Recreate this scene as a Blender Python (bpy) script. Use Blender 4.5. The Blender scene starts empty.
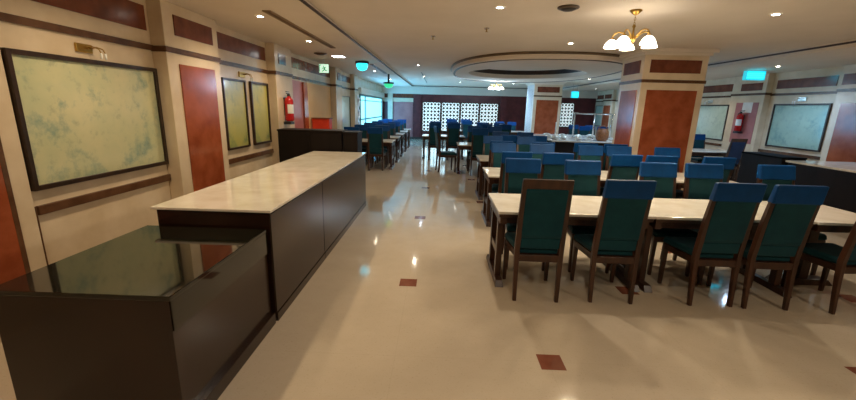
import bpy, bmesh, math, random
from mathutils import Vector, Matrix
random.seed(7)
SC = bpy.context.scene
COL = SC.collection

# ------------------------------------------------------------------ helpers
def link(o, parent=None):
    COL.objects.link(o)
    if parent is not None:
        o.parent = parent
    return o

def box(bm, x0, x1, y0, y1, z0, z1, M=None):
    vs = [bm.verts.new((x, y, z)) for x in (x0, x1) for y in (y0, y1) for z in (z0, z1)]
    idx = [(0, 1, 3, 2), (4, 6, 7, 5), (0, 4, 5, 1), (2, 3, 7, 6), (0, 2, 6, 4), (1, 5, 7, 3)]
    for f in idx:
        bm.faces.new([vs[i] for i in f])
    if M is not None:
        bmesh.ops.transform(bm, matrix=M, verts=vs)
    return vs

def hexa(bm, bottom, top):
    """bottom / top: four points each, same winding (counter-clockwise from above)"""
    b = [bm.verts.new(p) for p in bottom]
    t = [bm.verts.new(p) for p in top]
    bm.faces.new(b[::-1]); bm.faces.new(t)
    for i in range(4):
        j = (i + 1) % 4
        bm.faces.new((b[i], b[j], t[j], t[i]))

def post(bm, p0, p1, w0, d0, w1, d1):
    """a square bar from p0 up to p1 with its own width (x) and depth (y) at either end"""
    def q(p, w, d):
        return [(p[0]-w/2, p[1]-d/2, p[2]), (p[0]+w/2, p[1]-d/2, p[2]), (p[0]+w/2, p[1]+d/2, p[2]), (p[0]-w/2, p[1]+d/2, p[2])]
    hexa(bm, q(p0, w0, d0), q(p1, w1, d1))

def lathe(bm, prof, seg=24, M=None, cap=True):
    rings = []
    new = []
    for r, z in prof:
        ring = [bm.verts.new((r*math.cos(2*math.pi*i/seg), r*math.sin(2*math.pi*i/seg), z)) for i in range(seg)]
        rings.append(ring); new += ring
    for a, b in zip(rings, rings[1:]):
        for i in range(seg):
            j = (i+1) % seg
            bm.faces.new((a[i], a[j], b[j], b[i]))
    if cap:
        bm.faces.new(rings[0][::-1]); bm.faces.new(rings[-1])
    if M is not None:
        bmesh.ops.transform(bm, matrix=M, verts=new)

def tube(bm, pts, r, seg=10):
    pts = [Vector(p) for p in pts]
    rings = []
    up = Vector((0, 0, 1))
    for i, p in enumerate(pts):
        d = (pts[min(i+1, len(pts)-1)] - pts[max(i-1, 0)]).normalized()
        a = d.cross(up)
        if a.length < 1e-3:
            a = d.cross(Vector((1, 0, 0)))
        a.normalize(); b = d.cross(a).normalized()
        rr = r[i] if isinstance(r, (list, tuple)) else r
        rings.append([bm.verts.new(p + a*rr*math.cos(2*math.pi*k/seg) + b*rr*math.sin(2*math.pi*k/seg)) for k in range(seg)])
    for u, v in zip(rings, rings[1:]):
        for k in range(seg):
            j = (k+1) % seg
            bm.faces.new((u[k], u[j], v[j], v[k]))
    bm.faces.new(rings[0][::-1]); bm.faces.new(rings[-1])

def arc(c, r, a0, a1, n, ax='xz'):
    out = []
    for i in range(n+1):
        a = a0 + (a1-a0)*i/n
        if ax == 'xz':
            out.append((c[0]+r*math.cos(a), c[1], c[2]+r*math.sin(a)))
        elif ax == 'yz':
            out.append((c[0], c[1]+r*math.cos(a), c[2]+r*math.sin(a)))
    return out

def obj(name, bm, mat, parent=None, bevel=0.0, seg=2, smooth=False, loc=None):
    bmesh.ops.recalc_face_normals(bm, faces=bm.faces[:])
    me = bpy.data.meshes.new(name)
    bm.to_mesh(me); bm.free()
    mats = mat if isinstance(mat, (list, tuple)) else [mat]
    for m in mats:
        me.materials.append(m)
    o = bpy.data.objects.new(name, me)
    link(o, parent)
    if loc is not None:
        o.location = loc
    if smooth:
        for p in me.polygons:
            p.use_smooth = True
    if bevel:
        b = o.modifiers.new('bevel', 'BEVEL')
        b.width = bevel; b.segments = seg; b.limit_method = 'ANGLE'; b.angle_limit = math.radians(40)
        b.harden_normals = False
    return o

def one(name, dims, mat, parent=None, bevel=0.0, M=None):
    bm = bmesh.new(); box(bm, *dims, M=M)
    return obj(name, bm, mat, parent, bevel)

def tag(o, label, cat, group=None):
    o['label'] = label; o['category'] = cat
    if group:
        o['group'] = group
    return o

def thing(name, label, cat, loc=(0, 0, 0), rz=0.0, group=None):
    o = bpy.data.objects.new(name, None)
    link(o)
    o.empty_display_size = 0.1
    o.location = loc; o.rotation_euler = (0, 0, rz)
    return tag(o, label, cat, group)

def struct(o):
    o['kind'] = 'structure'
    return o

def kids(o):
    return [c for c in bpy.data.objects if c.parent == o]

def dup(root, loc, rz, label, group=None):
    r = root.copy(); COL.objects.link(r)
    r.location = loc; r.rotation_euler = (0, 0, rz); r['label'] = label
    if group:
        r['group'] = group
    for ch in kids(root):
        c = ch.copy(); COL.objects.link(c); c.parent = r
        for g in kids(ch):
            d = g.copy(); COL.objects.link(d); d.parent = c
    return r

# ------------------------------------------------------------------ materials
class NT:
    def __init__(self, name):
        self.m = bpy.data.materials.new(name); self.m.use_nodes = True
        self.t = self.m.node_tree; self.b = self.t.nodes['Principled BSDF']
    def n(self, typ, **kw):
        x = self.t.nodes.new(typ)
        for k, v in kw.items():
            setattr(x, k, v)
        return x
    def l(self, a, b):
        self.t.links.new(a, b)
    def math(self, op, a, b=None, c=None):
        x = self.n('ShaderNodeMath', operation=op)
        for i, v in enumerate((a, b, c)):
            if v is None: continue
            if isinstance(v, (int, float)): x.inputs[i].default_value = v
            else: self.l(v, x.inputs[i])
        return x.outputs[0]
    def mix(self, f, a, b):
        x = self.n('ShaderNodeMix', data_type='RGBA')
        if isinstance(f, (int, float)): x.inputs[0].default_value = f
        else: self.l(f, x.inputs[0])
        for i, v in ((6, a), (7, b)):
            if isinstance(v, tuple): x.inputs[i].default_value = v if len(v) == 4 else (*v, 1)
            else: self.l(v, x.inputs[i])
        return x.outputs[2]
    def coord(self):
        g = self.n('ShaderNodeTexCoord'); return g.outputs['Object']
    def noise(self, scale, detail=4, rough=.55, vec=None, stretch=None):
        v = vec if vec is not None else self.coord()
        if stretch:
            mp = self.n('ShaderNodeMapping'); mp.inputs['Scale'].default_value = stretch
            self.l(v, mp.inputs[0]); v = mp.outputs[0]
        x = self.n('ShaderNodeTexNoise'); x.inputs['Scale'].default_value = scale
        x.inputs['Detail'].default_value = detail; x.inputs['Roughness'].default_value = rough
        self.l(v, x.inputs['Vector']); return x.outputs['Fac']
    def ramp(self, f, stops):
        r = self.n('ShaderNodeValToRGB'); e = r.color_ramp.elements
        while len(e) > 1: e.remove(e[-1])
        e[0].position = stops[0][0]; e[0].color = (*stops[0][1], 1)
        for p, c in stops[1:]:
            q = e.new(p); q.color = (*c, 1)
        self.l(f, r.inputs[0]); return r.outputs[0]
    def set(self, **kw):
        for k, v in kw.items():
            self.b.inputs[k.replace('_', ' ')].default_value = v
        return self
    def base(self, c):
        if isinstance(c, tuple): self.b.inputs['Base Color'].default_value = (*c, 1)
        else: self.l(c, self.b.inputs['Base Color'])
        return self
    def bump(self, h, s=.1, d=.01):
        x = self.n('ShaderNodeBump'); x.inputs['Strength'].default_value = s; x.inputs['Distance'].default_value = d
        self.l(h, x.inputs['Height']); self.l(x.outputs[0], self.b.inputs['Normal'])
        return self

def srgb(r, g, b):
    f = lambda c: (c/255/12.92 if c/255 <= .04045 else ((c/255+.055)/1.055)**2.4)
    return (f(r), f(g), f(b))

def two_tone(name, c1, c2, scale, rough, stretch=None, spec=.5, coat=0.0, bump=0.0, detail=5, lo=.35, hi=.65):
    m = NT(name)
    f = m.noise(scale, detail, stretch=stretch)
    m.base(m.ramp(f, [(lo, c1), (hi, c2)])).set(Roughness=rough)
    m.b.inputs['Specular IOR Level'].default_value = spec
    m.b.inputs['Coat Weight'].default_value = coat
    m.b.inputs['Coat Roughness'].default_value = .06
    if bump: m.bump(f, bump)
    return m.m

def flat(name, c, rough=.5, metal=0.0, spec=.5):
    return two_tone(name, tuple(x*.93 for x in c), tuple(min(1, x*1.05) for x in c), 9, rough, spec=spec) if not metal else metal_mat(name, c, rough)

def metal_mat(name, c, rough):
    m = NT(name); f = m.noise(30, 3)
    m.base(m.ramp(f, [(.3, tuple(x*.9 for x in c)), (.7, c)])).set(Metallic=1.0, Roughness=rough)
    return m.m

def emit(name, c, s):
    m = NT(name); m.base(c)
    m.b.inputs['Emission Color'].default_value = (*c, 1); m.b.inputs['Emission Strength'].default_value = s
    m.b.inputs['Roughness'].default_value = .3
    return m.m

def floor_mat():
    m = NT('polished cream marble tiles')
    co = m.coord()
    f1 = m.noise(1.1, 6, .6, co); f2 = m.noise(9, 8, .7, co); f3 = m.noise(70, 4, .6, co)
    c = m.ramp(f1, [(.3, (.53, .44, .33)), (.7, (.63, .53, .41))])
    c = m.mix(m.math('MULTIPLY', f2, .35), c, (.46, .37, .26))
    c = m.mix(m.math('MULTIPLY', m.math('GREATER_THAN', f3, .62), .25), c, (.34, .26, .16))
    sp = m.n('ShaderNodeSeparateXYZ'); m.l(co, sp.inputs[0])
    X, Y = sp.outputs[0], sp.outputs[1]
    # thin joints between the slabs
    def joint(v, off, p, w):
        q = m.math('FRACT', m.math('DIVIDE', m.math('ADD', v, 100*p-off), p))
        q = m.math('ABSOLUTE', m.math('SUBTRACT', q, .5))
        return m.math('LESS_THAN', q, w/p/2)
    jx = joint(X, -.255+.5175, 1.035, .006); jy = joint(Y, 3.46+.57, 1.14, .006)
    c = m.mix(m.math('MULTIPLY', m.math('MAXIMUM', jx, jy), .09), c, (.30, .23, .15))
    # red marble insets at every second crossing
    def near(v, off, p, w):
        q = m.math('FRACT', m.math('DIVIDE', m.math('ADD', v, 100*p-off+p/2), p))
        q = m.math('ABSOLUTE', m.math('SUBTRACT', q, .5))
        return m.math('LESS_THAN', q, w/p)
    a = m.math('MULTIPLY', near(X, -.255, 2.09, .082), near(Y, 3.46, 2.28, .082))
    b = m.math('MULTIPLY', near(X, .80, 2.09, .082), near(Y, 2.32, 2.28, .082))
    red = m.mix(f2, (.16, .045, .025), (.27, .10, .06))
    c = m.mix(m.math('MULTIPLY', m.math('MAXIMUM', a, b), m.math('GREATER_THAN', X, -.9)), c, red)
    m.base(c)
    r = m.math('ADD', m.math('MULTIPLY', f2, .09), .035)
    m.l(r, m.b.inputs['Roughness'])
    m.b.inputs['Specular IOR Level'].default_value = .5
    return m.m

def painting_mat(name, tone):
    m = NT(name); co = m.coord()
    f1 = m.noise(2.2, 6, .6, co); f2 = m.noise(3.4, 8, .72, co); f3 = m.noise(9, 5, .7, co)
    a, b, t = tone
    c = m.ramp(f1, [(.32, a), (.66, b)])
    c = m.mix(m.ramp(f2, [(.52, (0, 0, 0)), (.66, (.75, .75, .75))]), c, t)
    c = m.mix(m.ramp(f3, [(.56, (0, 0, 0)), (.70, (.35, .35, .35))]), c, (.16, .20, .17))
    m.base(c).set(Roughness=.28)
    m.b.inputs['Coat Weight'].default_value = .7; m.b.inputs['Coat Roughness'].default_value = .06
    return m.m

WALL = two_tone('cream wall marble', srgb(214, 193, 163), srgb(228, 210, 184), 3.0, .24, spec=.4)
PAINT = two_tone('ceiling paint', srgb(224, 212, 196), srgb(230, 218, 203), 1.5, .75, spec=.2)
SOFF = two_tone('soffit paint', srgb(224, 212, 196), srgb(230, 218, 203), 1.5, .7, spec=.2)
REDMARBLE = two_tone('russet marble', srgb(140, 68, 40), srgb(168, 90, 58), 4.0, .16, detail=8, spec=.5)
REDDARK = two_tone('dark russet marble', srgb(98, 48, 32), srgb(124, 66, 46), 6.0, .2, detail=8)
BROWN = two_tone('brown marble band', srgb(84, 56, 38), srgb(106, 74, 52), 7.0, .25, detail=7)
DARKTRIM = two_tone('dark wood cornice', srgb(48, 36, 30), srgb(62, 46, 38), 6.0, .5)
FLOOR = floor_mat()
WALNUT = two_tone('dark walnut veneer', srgb(33, 18, 12), srgb(46, 27, 18), 5.0, .20, stretch=(1, 1, .12), detail=6)
WENGE = two_tone('near black wenge veneer', srgb(20, 15, 14), srgb(30, 22, 20), 6.0, .55, stretch=(1, 1, .15), spec=.2)
GRANITE = two_tone('polished dark green granite', srgb(12, 12, 9), srgb(34, 33, 25), 90, .05, detail=6, coat=.15)
MARBLE = two_tone('white cream marble', srgb(226, 216, 198), srgb(242, 236, 224), 5.0, .10, detail=9)
CHWOOD = two_tone('chair walnut', srgb(52, 30, 20), srgb(76, 46, 30), 14, .32, stretch=(1, 1, .15))
def fabric(name, c1, c2, rough=.8, sheen=.08):
    m = NT(name); f = m.noise(220, 3); g = m.noise(6, 4)
    m.base(m.ramp(g, [(.3, c1), (.7, c2)])).set(Roughness=rough).bump(f, .15, .002)
    m.b.inputs['Sheen Weight'].default_value = sheen
    m.b.inputs['Specular IOR Level'].default_value = .2
    return m.m
TEAL = fabric('dark teal upholstery', srgb(11, 56, 66), srgb(17, 68, 76))
BLUE = fabric('blue chair cap cloth', srgb(4, 57, 108), srgb(6, 70, 130), .5, 0.0)
NAVY = fabric('navy upholstery', srgb(24, 38, 62), srgb(32, 48, 76))
FRAMEDK = two_tone('dark picture frame', srgb(40, 26, 16), srgb(58, 38, 24), 12, .3)
BRASS = metal_mat('aged brass', srgb(196, 158, 82), .28)
STEEL = metal_mat('brushed steel', (.72, .72, .72), .25)
REDPAINT = two_tone('red enamel', srgb(176, 20, 22), srgb(196, 30, 30), 5, .25)
REDBOX = two_tone('orange red lacquer', srgb(206, 52, 28), srgb(222, 66, 36), 5, .4)
BLACK = flat('black plastic', (.015, .015, .016), .4)
WHITE = flat('white ceramic', (.85, .85, .83), .2)
BEIGE = two_tone('beige plaster', srgb(222, 172, 108), srgb(230, 184, 122), 2.0, .6)
PURPLE = two_tone('mauve marble', srgb(164, 98, 96), srgb(182, 116, 112), 3.0, .3)
MAROON = two_tone('maroon panelling', srgb(84, 30, 34), srgb(104, 42, 44), 4.0, .35)
PAINT1 = painting_mat('pale map painting', (srgb(214, 208, 166), srgb(190, 196, 156), srgb(116, 150, 142)))
PAINT2 = painting_mat('yellow green painting', (srgb(198, 190, 108), srgb(170, 174, 104), srgb(92, 124, 92)))
PAINT3 = painting_mat('grey green painting', (srgb(168, 192, 172), srgb(146, 176, 160), srgb(110, 148, 144)))
PAINT4 = painting_mat('pale mint painting', (srgb(212, 224, 206), srgb(190, 208, 188), srgb(168, 190, 176)))
BASKET = two_tone('brown woven cane', srgb(112, 66, 34), srgb(158, 100, 56), 40, .55, bump=.3)
LAMPGLASS = emit('lit white lamp glass', (1, .90, .74), 6.0)
DOWNLIGHT = emit('lit downlight lens', (1, .92, .78), 30.0)
PANELLIGHT = emit('lit panel light', (1, .97, .92), 12.0)
CYAN = emit('cyan glowing tube', (.02, .75, 1.0), 2.6)
CYANHOOD = emit('cyan lit cover', (.02, .50, .62), .7)
GREENGLOW = emit('green glowing cover', (.03, .55, .25), 1.0)
EXITLIT = emit('lit exit sign face', (.55, .80, .60), .9)
EXITGREEN = emit('green exit pictogram', (.0, .22, .10), .35)
SKYPANE = emit('bright daylit pane', (.30, .80, .90), 1.2)
SCREENLIT = emit('lit white screen glass', (.80, .97, 1.0), .8)
CHROME = metal_mat('white painted metal', (.86, .84, .78), .3)

# ------------------------------------------------------------------ camera
def make_camera():
    pitch, yaw, roll = 0.23393396, 0.0244303, 0.02541897
    cp, sp, cy, sy = math.cos(pitch), math.sin(pitch), math.cos(yaw), math.sin(yaw)
    fwd = Vector((-sy*cp, cy*cp, -sp)); right = Vector((cy, sy, 0)); up = right.cross(fwd)
    c, s = math.cos(roll), math.sin(roll)
    r2 = c*right + s*up; u2 = -s*right + c*up
    cam = bpy.data.cameras.new('camera'); o = bpy.data.objects.new('camera', cam); link(o)
    R = Matrix((r2, u2, -fwd)).transposed().to_4x4()
    R.translation = Vector((0, 0, 1.65))
    o.matrix_world = R
    cam.sensor_fit = 'HORIZONTAL'; cam.sensor_width = 36.0
    cam.lens = 388.36/856*36; cam.clip_start = .02; cam.clip_end = 100
    SC.camera = o
make_camera()

XL, XR, YF, YB = -3.0, 8.0, -3.2, 20.85
ZS, ZC = 2.65, 2.70          # soffit and central ceiling

# ------------------------------------------------------------------ shell
struct(one('floor', (XL-.2, XR+.2, YF-.2, YB+.2, -.1, 0), FLOOR))
struct(one('wall_front', (XL-.2, XR+.2, YF-.15, YF, 0, 3), WALL))
wl = struct(one('wall_left', (XL-.15, XL, YF, YB, 0, 3), WALL))
wr = struct(one('wall_right', (XR, XR+.15, YF, YB, 0, 3), WALL))
wb = struct(one('wall_back', (XL-.15, XR+.15, YB, YB+.15, 0, 3), MAROON))

# ceiling: raised field over the hall (with the hole of the oval recess), lower soffits all round
RC, RA, RB = (2.3, 10.85), 2.02, 3.30          # oval drop ring
IA, IB = 1.52, 1.65                          # its opening
IC = (2.26, 11.0)
def ring_pts(c, a, b, n, z, e=2.0):
    out = []
    for i in range(n):
        ca, sa = math.cos(2*math.pi*i/n), math.sin(2*math.pi*i/n)
        out.append((c[0]+a*math.copysign(abs(ca)**(2/e), ca), c[1]+b*math.copysign(abs(sa)**(2/e), sa), z))
    return out

def ceiling_field():
    bm = bmesh.new()
    x0, x1, y0, y1 = -1.42, 5.6, YF, 19.8
    n = 64
    inner = [bm.verts.new(p) for p in ring_pts(IC, IA, IB, n, ZC)]
    outer = []
    for i in range(n):
        a = 2*math.pi*i/n
        dx, dy = math.cos(a), math.sin(a)
        cx, cy = IC
        ts = []
        if abs(dx) > 1e-6: ts.append(((x1 if dx > 0 else x0)-cx)/dx)
        if abs(dy) > 1e-6: ts.append(((y1 if dy > 0 else y0)-cy)/dy)
        t = min(t for t in ts if t > 0)
        outer.append(bm.verts.new((cx+dx*t, cy+dy*t, ZC)))
    for i in range(n):
        j = (i+1) % n
        bm.faces.new((inner[i], inner[j], outer[j], outer[i]))
    # fill the corners
    corners = [(x1, y1), (x0, y1), (x0, y0), (x1, y0)]
    for c in corners:
        v = bm.verts.new((c[0], c[1], ZC))
        best = None
        for i in range(n):
            j = (i+1) % n
            p, q = outer[i].co, outer[j].co
            on = lambda u: (abs(u.x-c[0]) < 1e-4, abs(u.y-c[1]) < 1e-4)
            a, b = on(p), on(q)
            if (a[0] and b[1]) or (a[1] and b[0]):
                best = (i, j)
        if best:
            bm.faces.new((outer[best[0]], outer[best[1]], v))
    # slab above so no light leaks in
    box(bm, XL-.2, XR+.2, YF-.2, YB+.2, 3.1, 3.2)
    return obj('ceiling', bm, PAINT)
ce = struct(ceiling_field())
bm = bmesh.new()
box(bm, XL-.1, -1.42, YF, YB+.1, ZS, 3.1)
struct(obj('ceiling_soffit_left', bm, SOFF, ce))
struct(one('ceiling_soffit_right', (5.6, XR+.1, YF, YB+.1, ZS, 3.1), SOFF, ce))
struct(one('ceiling_soffit_back', (-1.42, 5.6, 19.8, YB+.1, ZS, 3.1), SOFF, ce))
struct(one('trim_1', (-1.425, -1.405, YF, 19.8, ZS-.004, ZS+.022), DARKTRIM))
struct(one('trim_2', (5.585, 5.605, YF, 19.8, ZS-.004, ZS+.022), DARKTRIM))
struct(one('trim_3', (-1.405, 5.585, 19.785, 19.81, ZS-.004, ZS+.024), DARKTRIM))
struct(one('trim_4', (XL, XR, YB-.16, YB, 2.31, ZS), SOFF))             # white cornice on the back wall
struct(one('trim_5', (5.62, 5.9, YF, YB-.2, 2.60, ZS), SOFF))         # stepped edge of the right soffit
# thin ceiling groove running down the hall
struct(one('trim_6', (-.62, -.60, 12.6, 17.6, ZC-.008, ZC-.0005), DARKTRIM))

def oval_ring():
    bm = bmesh.new(); n = 96
    zb = 2.575
    prof_o = [(RA, RB, ZC-.001), (RA, RB, zb+.02), (RA-.05, RB-.05, zb)]
    prof_i = [(IA+.06, IB+.06, zb), (IA, IB, zb+.015), (IA, IB, ZC-.001)]
    rings = [[bm.verts.new(p) for p in ring_pts(RC, a, b, n, z, 2.45)] for a, b, z in prof_o]
    rings += [[bm.verts.new(p) for p in ring_pts(IC, a, b, n, z)] for a, b, z in prof_i]
    for u, v in zip(rings, rings[1:]):
        for i in range(n):
            j = (i+1) % n
            bm.faces.new((u[i], u[j], v[j], v[i]))
    o = struct(obj('ceiling_ring', bm, PAINT, ce))
    # rim round the outside edge, its dark olive carrying the shade of the backlit side
    bm = bmesh.new()
    r0 = [[bm.verts.new(p) for p in ring_pts(RC, RA+d, RB+d, n, z, 2.45)] for d, z in ((.0, ZC-.002), (.03, ZC-.002), (.03, ZC-.03), (.0, ZC-.045))]
    for u, v in zip(r0, r0[1:]):
        for i in range(n):
            j = (i+1) % n
            bm.faces.new((u[i], u[j], v[j], v[i]))
    struct(obj('ceiling_ring_rim', bm, two_tone('shade toned olive rim', srgb(92, 74, 52), srgb(106, 86, 60), 5, .5), ce))
    bm = bmesh.new()
    r0 = [[bm.verts.new(p) for p in ring_pts(RC, RA-d, RB-d, n, z, 2.45)] for d, z in ((.05, zb+.002), (.055, zb-.012), (.10, zb-.012), (.105, zb+.002))]
    for u, v in zip(r0, r0[1:]):
        for i in range(n):
            j = (i+1) % n
            bm.faces.new((u[i], u[j], v[j], v[i]))
    struct(obj('ceiling_ring_bead', bm, two_tone('dark olive bead', srgb(62, 52, 40), srgb(74, 62, 46), 5, .5), ce))
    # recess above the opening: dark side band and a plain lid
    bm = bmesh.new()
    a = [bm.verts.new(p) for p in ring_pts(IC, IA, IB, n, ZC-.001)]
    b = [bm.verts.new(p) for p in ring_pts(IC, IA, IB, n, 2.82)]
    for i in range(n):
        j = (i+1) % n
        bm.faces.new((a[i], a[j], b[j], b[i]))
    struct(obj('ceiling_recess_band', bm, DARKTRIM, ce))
    bm = bmesh.new()
    bm.faces.new([bm.verts.new(p) for p in ring_pts(IC, IA, IB, n, 2.82)])
    struct(obj('ceiling_recess_lid', bm, PAINT, ce))
oval_ring()

# ---- left wall dressing (marble facing: bays and projecting piers)
def wall_slab(name, parent, side, y0, y1, z0, z1, d0, d1, mat, bevel=0.0):
    """a slab standing d0..d1 proud of the left (side -1) or right (side 1) wall"""
    if side < 0: dims = (XL+d0, XL+d1, y0, y1, z0, z1)
    else: dims = (XR-d1, XR-d0, y0, y1, z0, z1)
    return struct(one(name, dims, mat, parent, bevel))

def pier(side, y0, y1, parent, panel=None, upper=None, pmat=REDMARBLE, proud=.15):
    wall_slab('pier', parent, side, y0, y1, 0, ZS, 0, proud, WALL, .006)
    wall_slab('pier_band', parent, side, y0-.012, y1+.012, 2.145, 2.20, 0, proud+.012, BROWN)
    if panel:
        wall_slab('pier_panel', parent, side, panel[0], panel[1], panel[2], panel[3], proud, proud+.012, pmat)
    if upper:
        wall_slab('pier_upper_panel', parent, side, upper[0], upper[1], upper[2], upper[3], proud, proud+.012, REDDARK)

# left
wall_slab('wall_band', wl, -1, YF, 14.3, 2.15, 2.205, 0, .02, BROWN)
pier(-1, 4.18, 5.18, wl, (4.36, 5.03, .45, 2.04), (4.345, 5.05, 2.33, 2.535))
pier(-1, 6.93, 7.70, wl, None, (7.08, 7.39, 2.33, 2.50))
pier(-1, 1.0, 2.70, wl, (1.15, 2.53, .3, 2.04), (1.15, 2.53, 2.33, 2.54), proud=.02)
wall_slab('pier_panel_edge', wl, -1, 2.53, 2.565, .3, 2.05, .02, .034, BROWN)
wall_slab('wall_upper_panel', wl, -1, 2.74, 4.13, 2.335, 2.57, 0, .012, REDDARK)
wall_slab('wall_upper_panel', wl, -1, 5.40, 6.88, 2.35, 2.56, 0, .012, REDDARK)
wall_slab('wall_rail', wl, -1, 2.72, 4.18, .79, .86, 0, .03, BROWN, .004)
wall_slab('wall_rail', wl, -1, 5.32, 6.92, .79, .86, 0, .03, BROWN, .004)
wall_slab('wall_edge_strip', wl, -1, 2.70, 2.708, .0, .86, 0, .022, BROWN)
wall_slab('wall_upper_panel', wl, -1, 7.85, 10.85, 2.36, 2.56, 0, .012, REDDARK)
# entry part of the left wall: mauve strip, red jamb, beige leaf
wall_slab('wall_facing', wl, -1, 7.72, 8.62, 0, 2.12, 0, .012, PURPLE)
wall_slab('wall_jamb', wl, -1, 8.62, 8.86, 0, 2.12, 0, .05, REDMARBLE)
wall_slab('wall_facing', wl, -1, 8.86, 10.86, 0, 2.12, 0, .012, BEIGE)
pier(-1, 10.92, 11.55, wl, None, (11.1, 11.42, 2.32, 2.52))
def carved_strip(parent, side, y0, y1, z0, z1, proud, back, front, axis='x', x0=None):
    """a carved fretwork strip: coloured ground with raised light links"""
    wall_slab('carved_ground', parent, side, y0, y1, z0, z1, proud, proud+.01, back)
    bm = bmesh.new()
    w = y1-y0; n = max(3, int((z1-z0)/(w*.55))); st = (z1-z0)/n
    X = (XL+proud+.01) if side < 0 else (XR-proud-.01)
    for i in range(n):
        c = z0+st*(i+.5)
        tube(bm, [(X, (y0+y1)/2+.36*w*math.cos(a*math.pi/4), c+.46*st*math.sin(a*math.pi/4)) for a in range(9)], .11*w, 6)
    return struct(obj('carved_links', bm, front, parent))
carved_strip(wl, -1, 11.58, 11.82, .3, 2.05, .0, BROWN, WALL)
wall_slab('wall_upper_panel', wl, -1, 11.75, 13.3, 2.36, 2.54, 0, .012, REDDARK)
pier(-1, 13.3, 13.75, wl)
carved_strip(wl, -1, 13.9, 14.6, .3, 2.0, .0, PURPLE, WHITE)
# right
wall_slab('wall_band', wr, 1, YF, YB, 2.125, 2.175, 0, .02, BROWN)
pier(1, 6.6, 8.22, wr, (6.75, 8.08, .35, 1.93), None)
wall_slab('wall_upper_panel', wr, 1, 6.6, 8.16, 2.28, 2.48, .15, .162, REDDARK)
wall_slab('wall_upper_panel', wr, 1, 8.42, 9.86, 2.28, 2.48, 0, .012, REDDARK)
pier(1, 9.98, 11.1, wr, None, None)
wall_slab('wall_upper_panel', wr, 1, 10.1, 10.78, 2.26, 2.44, .15, .162, REDDARK)
wall_slab('wall_facing', wr, 1, 10.1, 10.84, .95, 1.97, .15, .158, PURPLE)
wall_slab('wall_facing', wr, 1, 10.28, 10.60, 1.72, 1.975, .158, .163, WHITE)
wall_slab('wall_upper_panel', wr, 1, 11.3, 12.7, 2.28, 2.48, 0, .012, REDDARK)
wall_slab('wall_rail', wr, 1, 8.3, 10.0, .78, .85, 0, .03, BROWN, .004)
wall_slab('wall_rail', wr, 1, 11.2, 13.4, .78, .85, 0, .03, BROWN, .004)
pier(1, 13.5, 14.6, wr, (13.65, 14.45, .35, 1.95), (13.65, 14.45, 2.26, 2.45))
pier(1, 18.55, 19.55, wr, (18.68, 19.42, .35, 1.95), (18.68, 19.42, 2.26, 2.45))
pier(1, 17.1, 17.7, wr)
wall_slab('wall_upper_panel', wr, 1, 19.62, 20.75, 2.26, 2.45, 0, .012, REDDARK)
wall_slab('wall_upper_panel', wr, 1, 15.4, 17.0, 2.26, 2.45, 0, .012, REDDARK)
# back wall: mauve stretch with white frame, dark posts, maroon field
struct(one('wall_back_facing', (-2.45, -1.42, YB-.03, YB, 0, 1.89), PURPLE, wb))
struct(one('wall_back_header', (-3.0, -1.30, YB-.06, YB, 1.90, 2.10), WALL, wb))
struct(one('wall_back_upper', (-2.9, -1.36, YB-.02, YB, 2.12, 2.31), REDDARK, wb))
struct(one('wall_back_pier', (-2.72, -2.47, YB-.15, YB, 0, 2.31), WALL, wb))
struct(one('wall_back_post', (-1.40, -1.0, YB-.1, YB, 0, 2.31), MAROON, wb))
struct(one('wall_back_post', (3.1, 3.45, YB-.1, YB, 0, 2.31), MAROON, wb))
struct(one('baseboard_back', (-3, 8, YB-.17, YB-.15, 0, .12), DARKTRIM))

# ---- windows
def screen_window(name, x0, x1, z0, z1, frame_mat=DARKTRIM):
    """a backlit fretwork screen let into the back wall"""
    y = YB-.02
    bm = bmesh.new(); t = .035
    box(bm, x0, x0+t, y-.06, y, z0, z1); box(bm, x1-t, x1, y-.06, y, z0, z1)
    box(bm, x0+t, x1-t, y-.06, y, z0, z0+t); box(bm, x0+t, x1-t, y-.06, y, z1-t, z1)
    fr = struct(obj(name, bm, frame_mat))
    struct(one('window_pane', (x0+t, x1-t, y-.012, y-.004, z0+t, z1-t), SCREENLIT, fr))
    bm = bmesh.new()
    nx = max(3, round((x1-x0)/.185)); nz = max(4, round((z1-z0)/.19))
    sx, sz = (x1-x0-2*t)/nx, (z1-z0-2*t)/nz
    yy = y-.03
    def plate(pts):
        f = [bm.verts.new((p[0], yy, p[1])) for p in pts]; g = [bm.verts.new((p[0], yy+.012, p[1])) for p in pts]
        bm.faces.new(f); bm.faces.new(g[::-1])
        for a in range(len(pts)):
            b = (a+1) % len(pts)
            bm.faces.new((f[a], g[a], g[b], f[b]))
    def octo(cx, cz, rx, rz):
        plate([(cx+rx*math.cos(math.pi*a/4+math.pi/8), cz+rz*math.sin(math.pi*a/4+math.pi/8)) for a in range(8)])
    # solid dark stars held by thin bars; the light shows as the network between them
    for i in range(nx):
        for j in range(nz):
            octo(x0+t+sx*(i+.5), z0+t+sz*(j+.5), .36*sx, .36*sz)
    for i in range(0, nx+1):
        for j in range(0, nz+1):
            cx, cz = min(max(x0+t+sx*i, x0+t+.01), x1-t-.01), min(max(z0+t+sz*j, z0+t+.01), z1-t-.01)
            plate([(cx+.20*sx, cz), (cx, cz+.20*sz), (cx-.20*sx, cz), (cx, cz-.20*sz)])
    for i in range(nx):
        xx = x0+t+sx*(i+.5)
        plate([(xx-.006, z0+t), (xx+.006, z0+t), (xx+.006, z1-t), (xx-.006, z1-t)])
    for j in range(nz):
        zz = z0+t+sz*(j+.5)
        plate([(x0+t, zz-.006), (x1-t, zz-.006), (x1-t, zz+.006), (x0+t, zz+.006)])
    struct(obj('window_lattice', bm, DARKTRIM, fr))
    return fr
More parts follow.
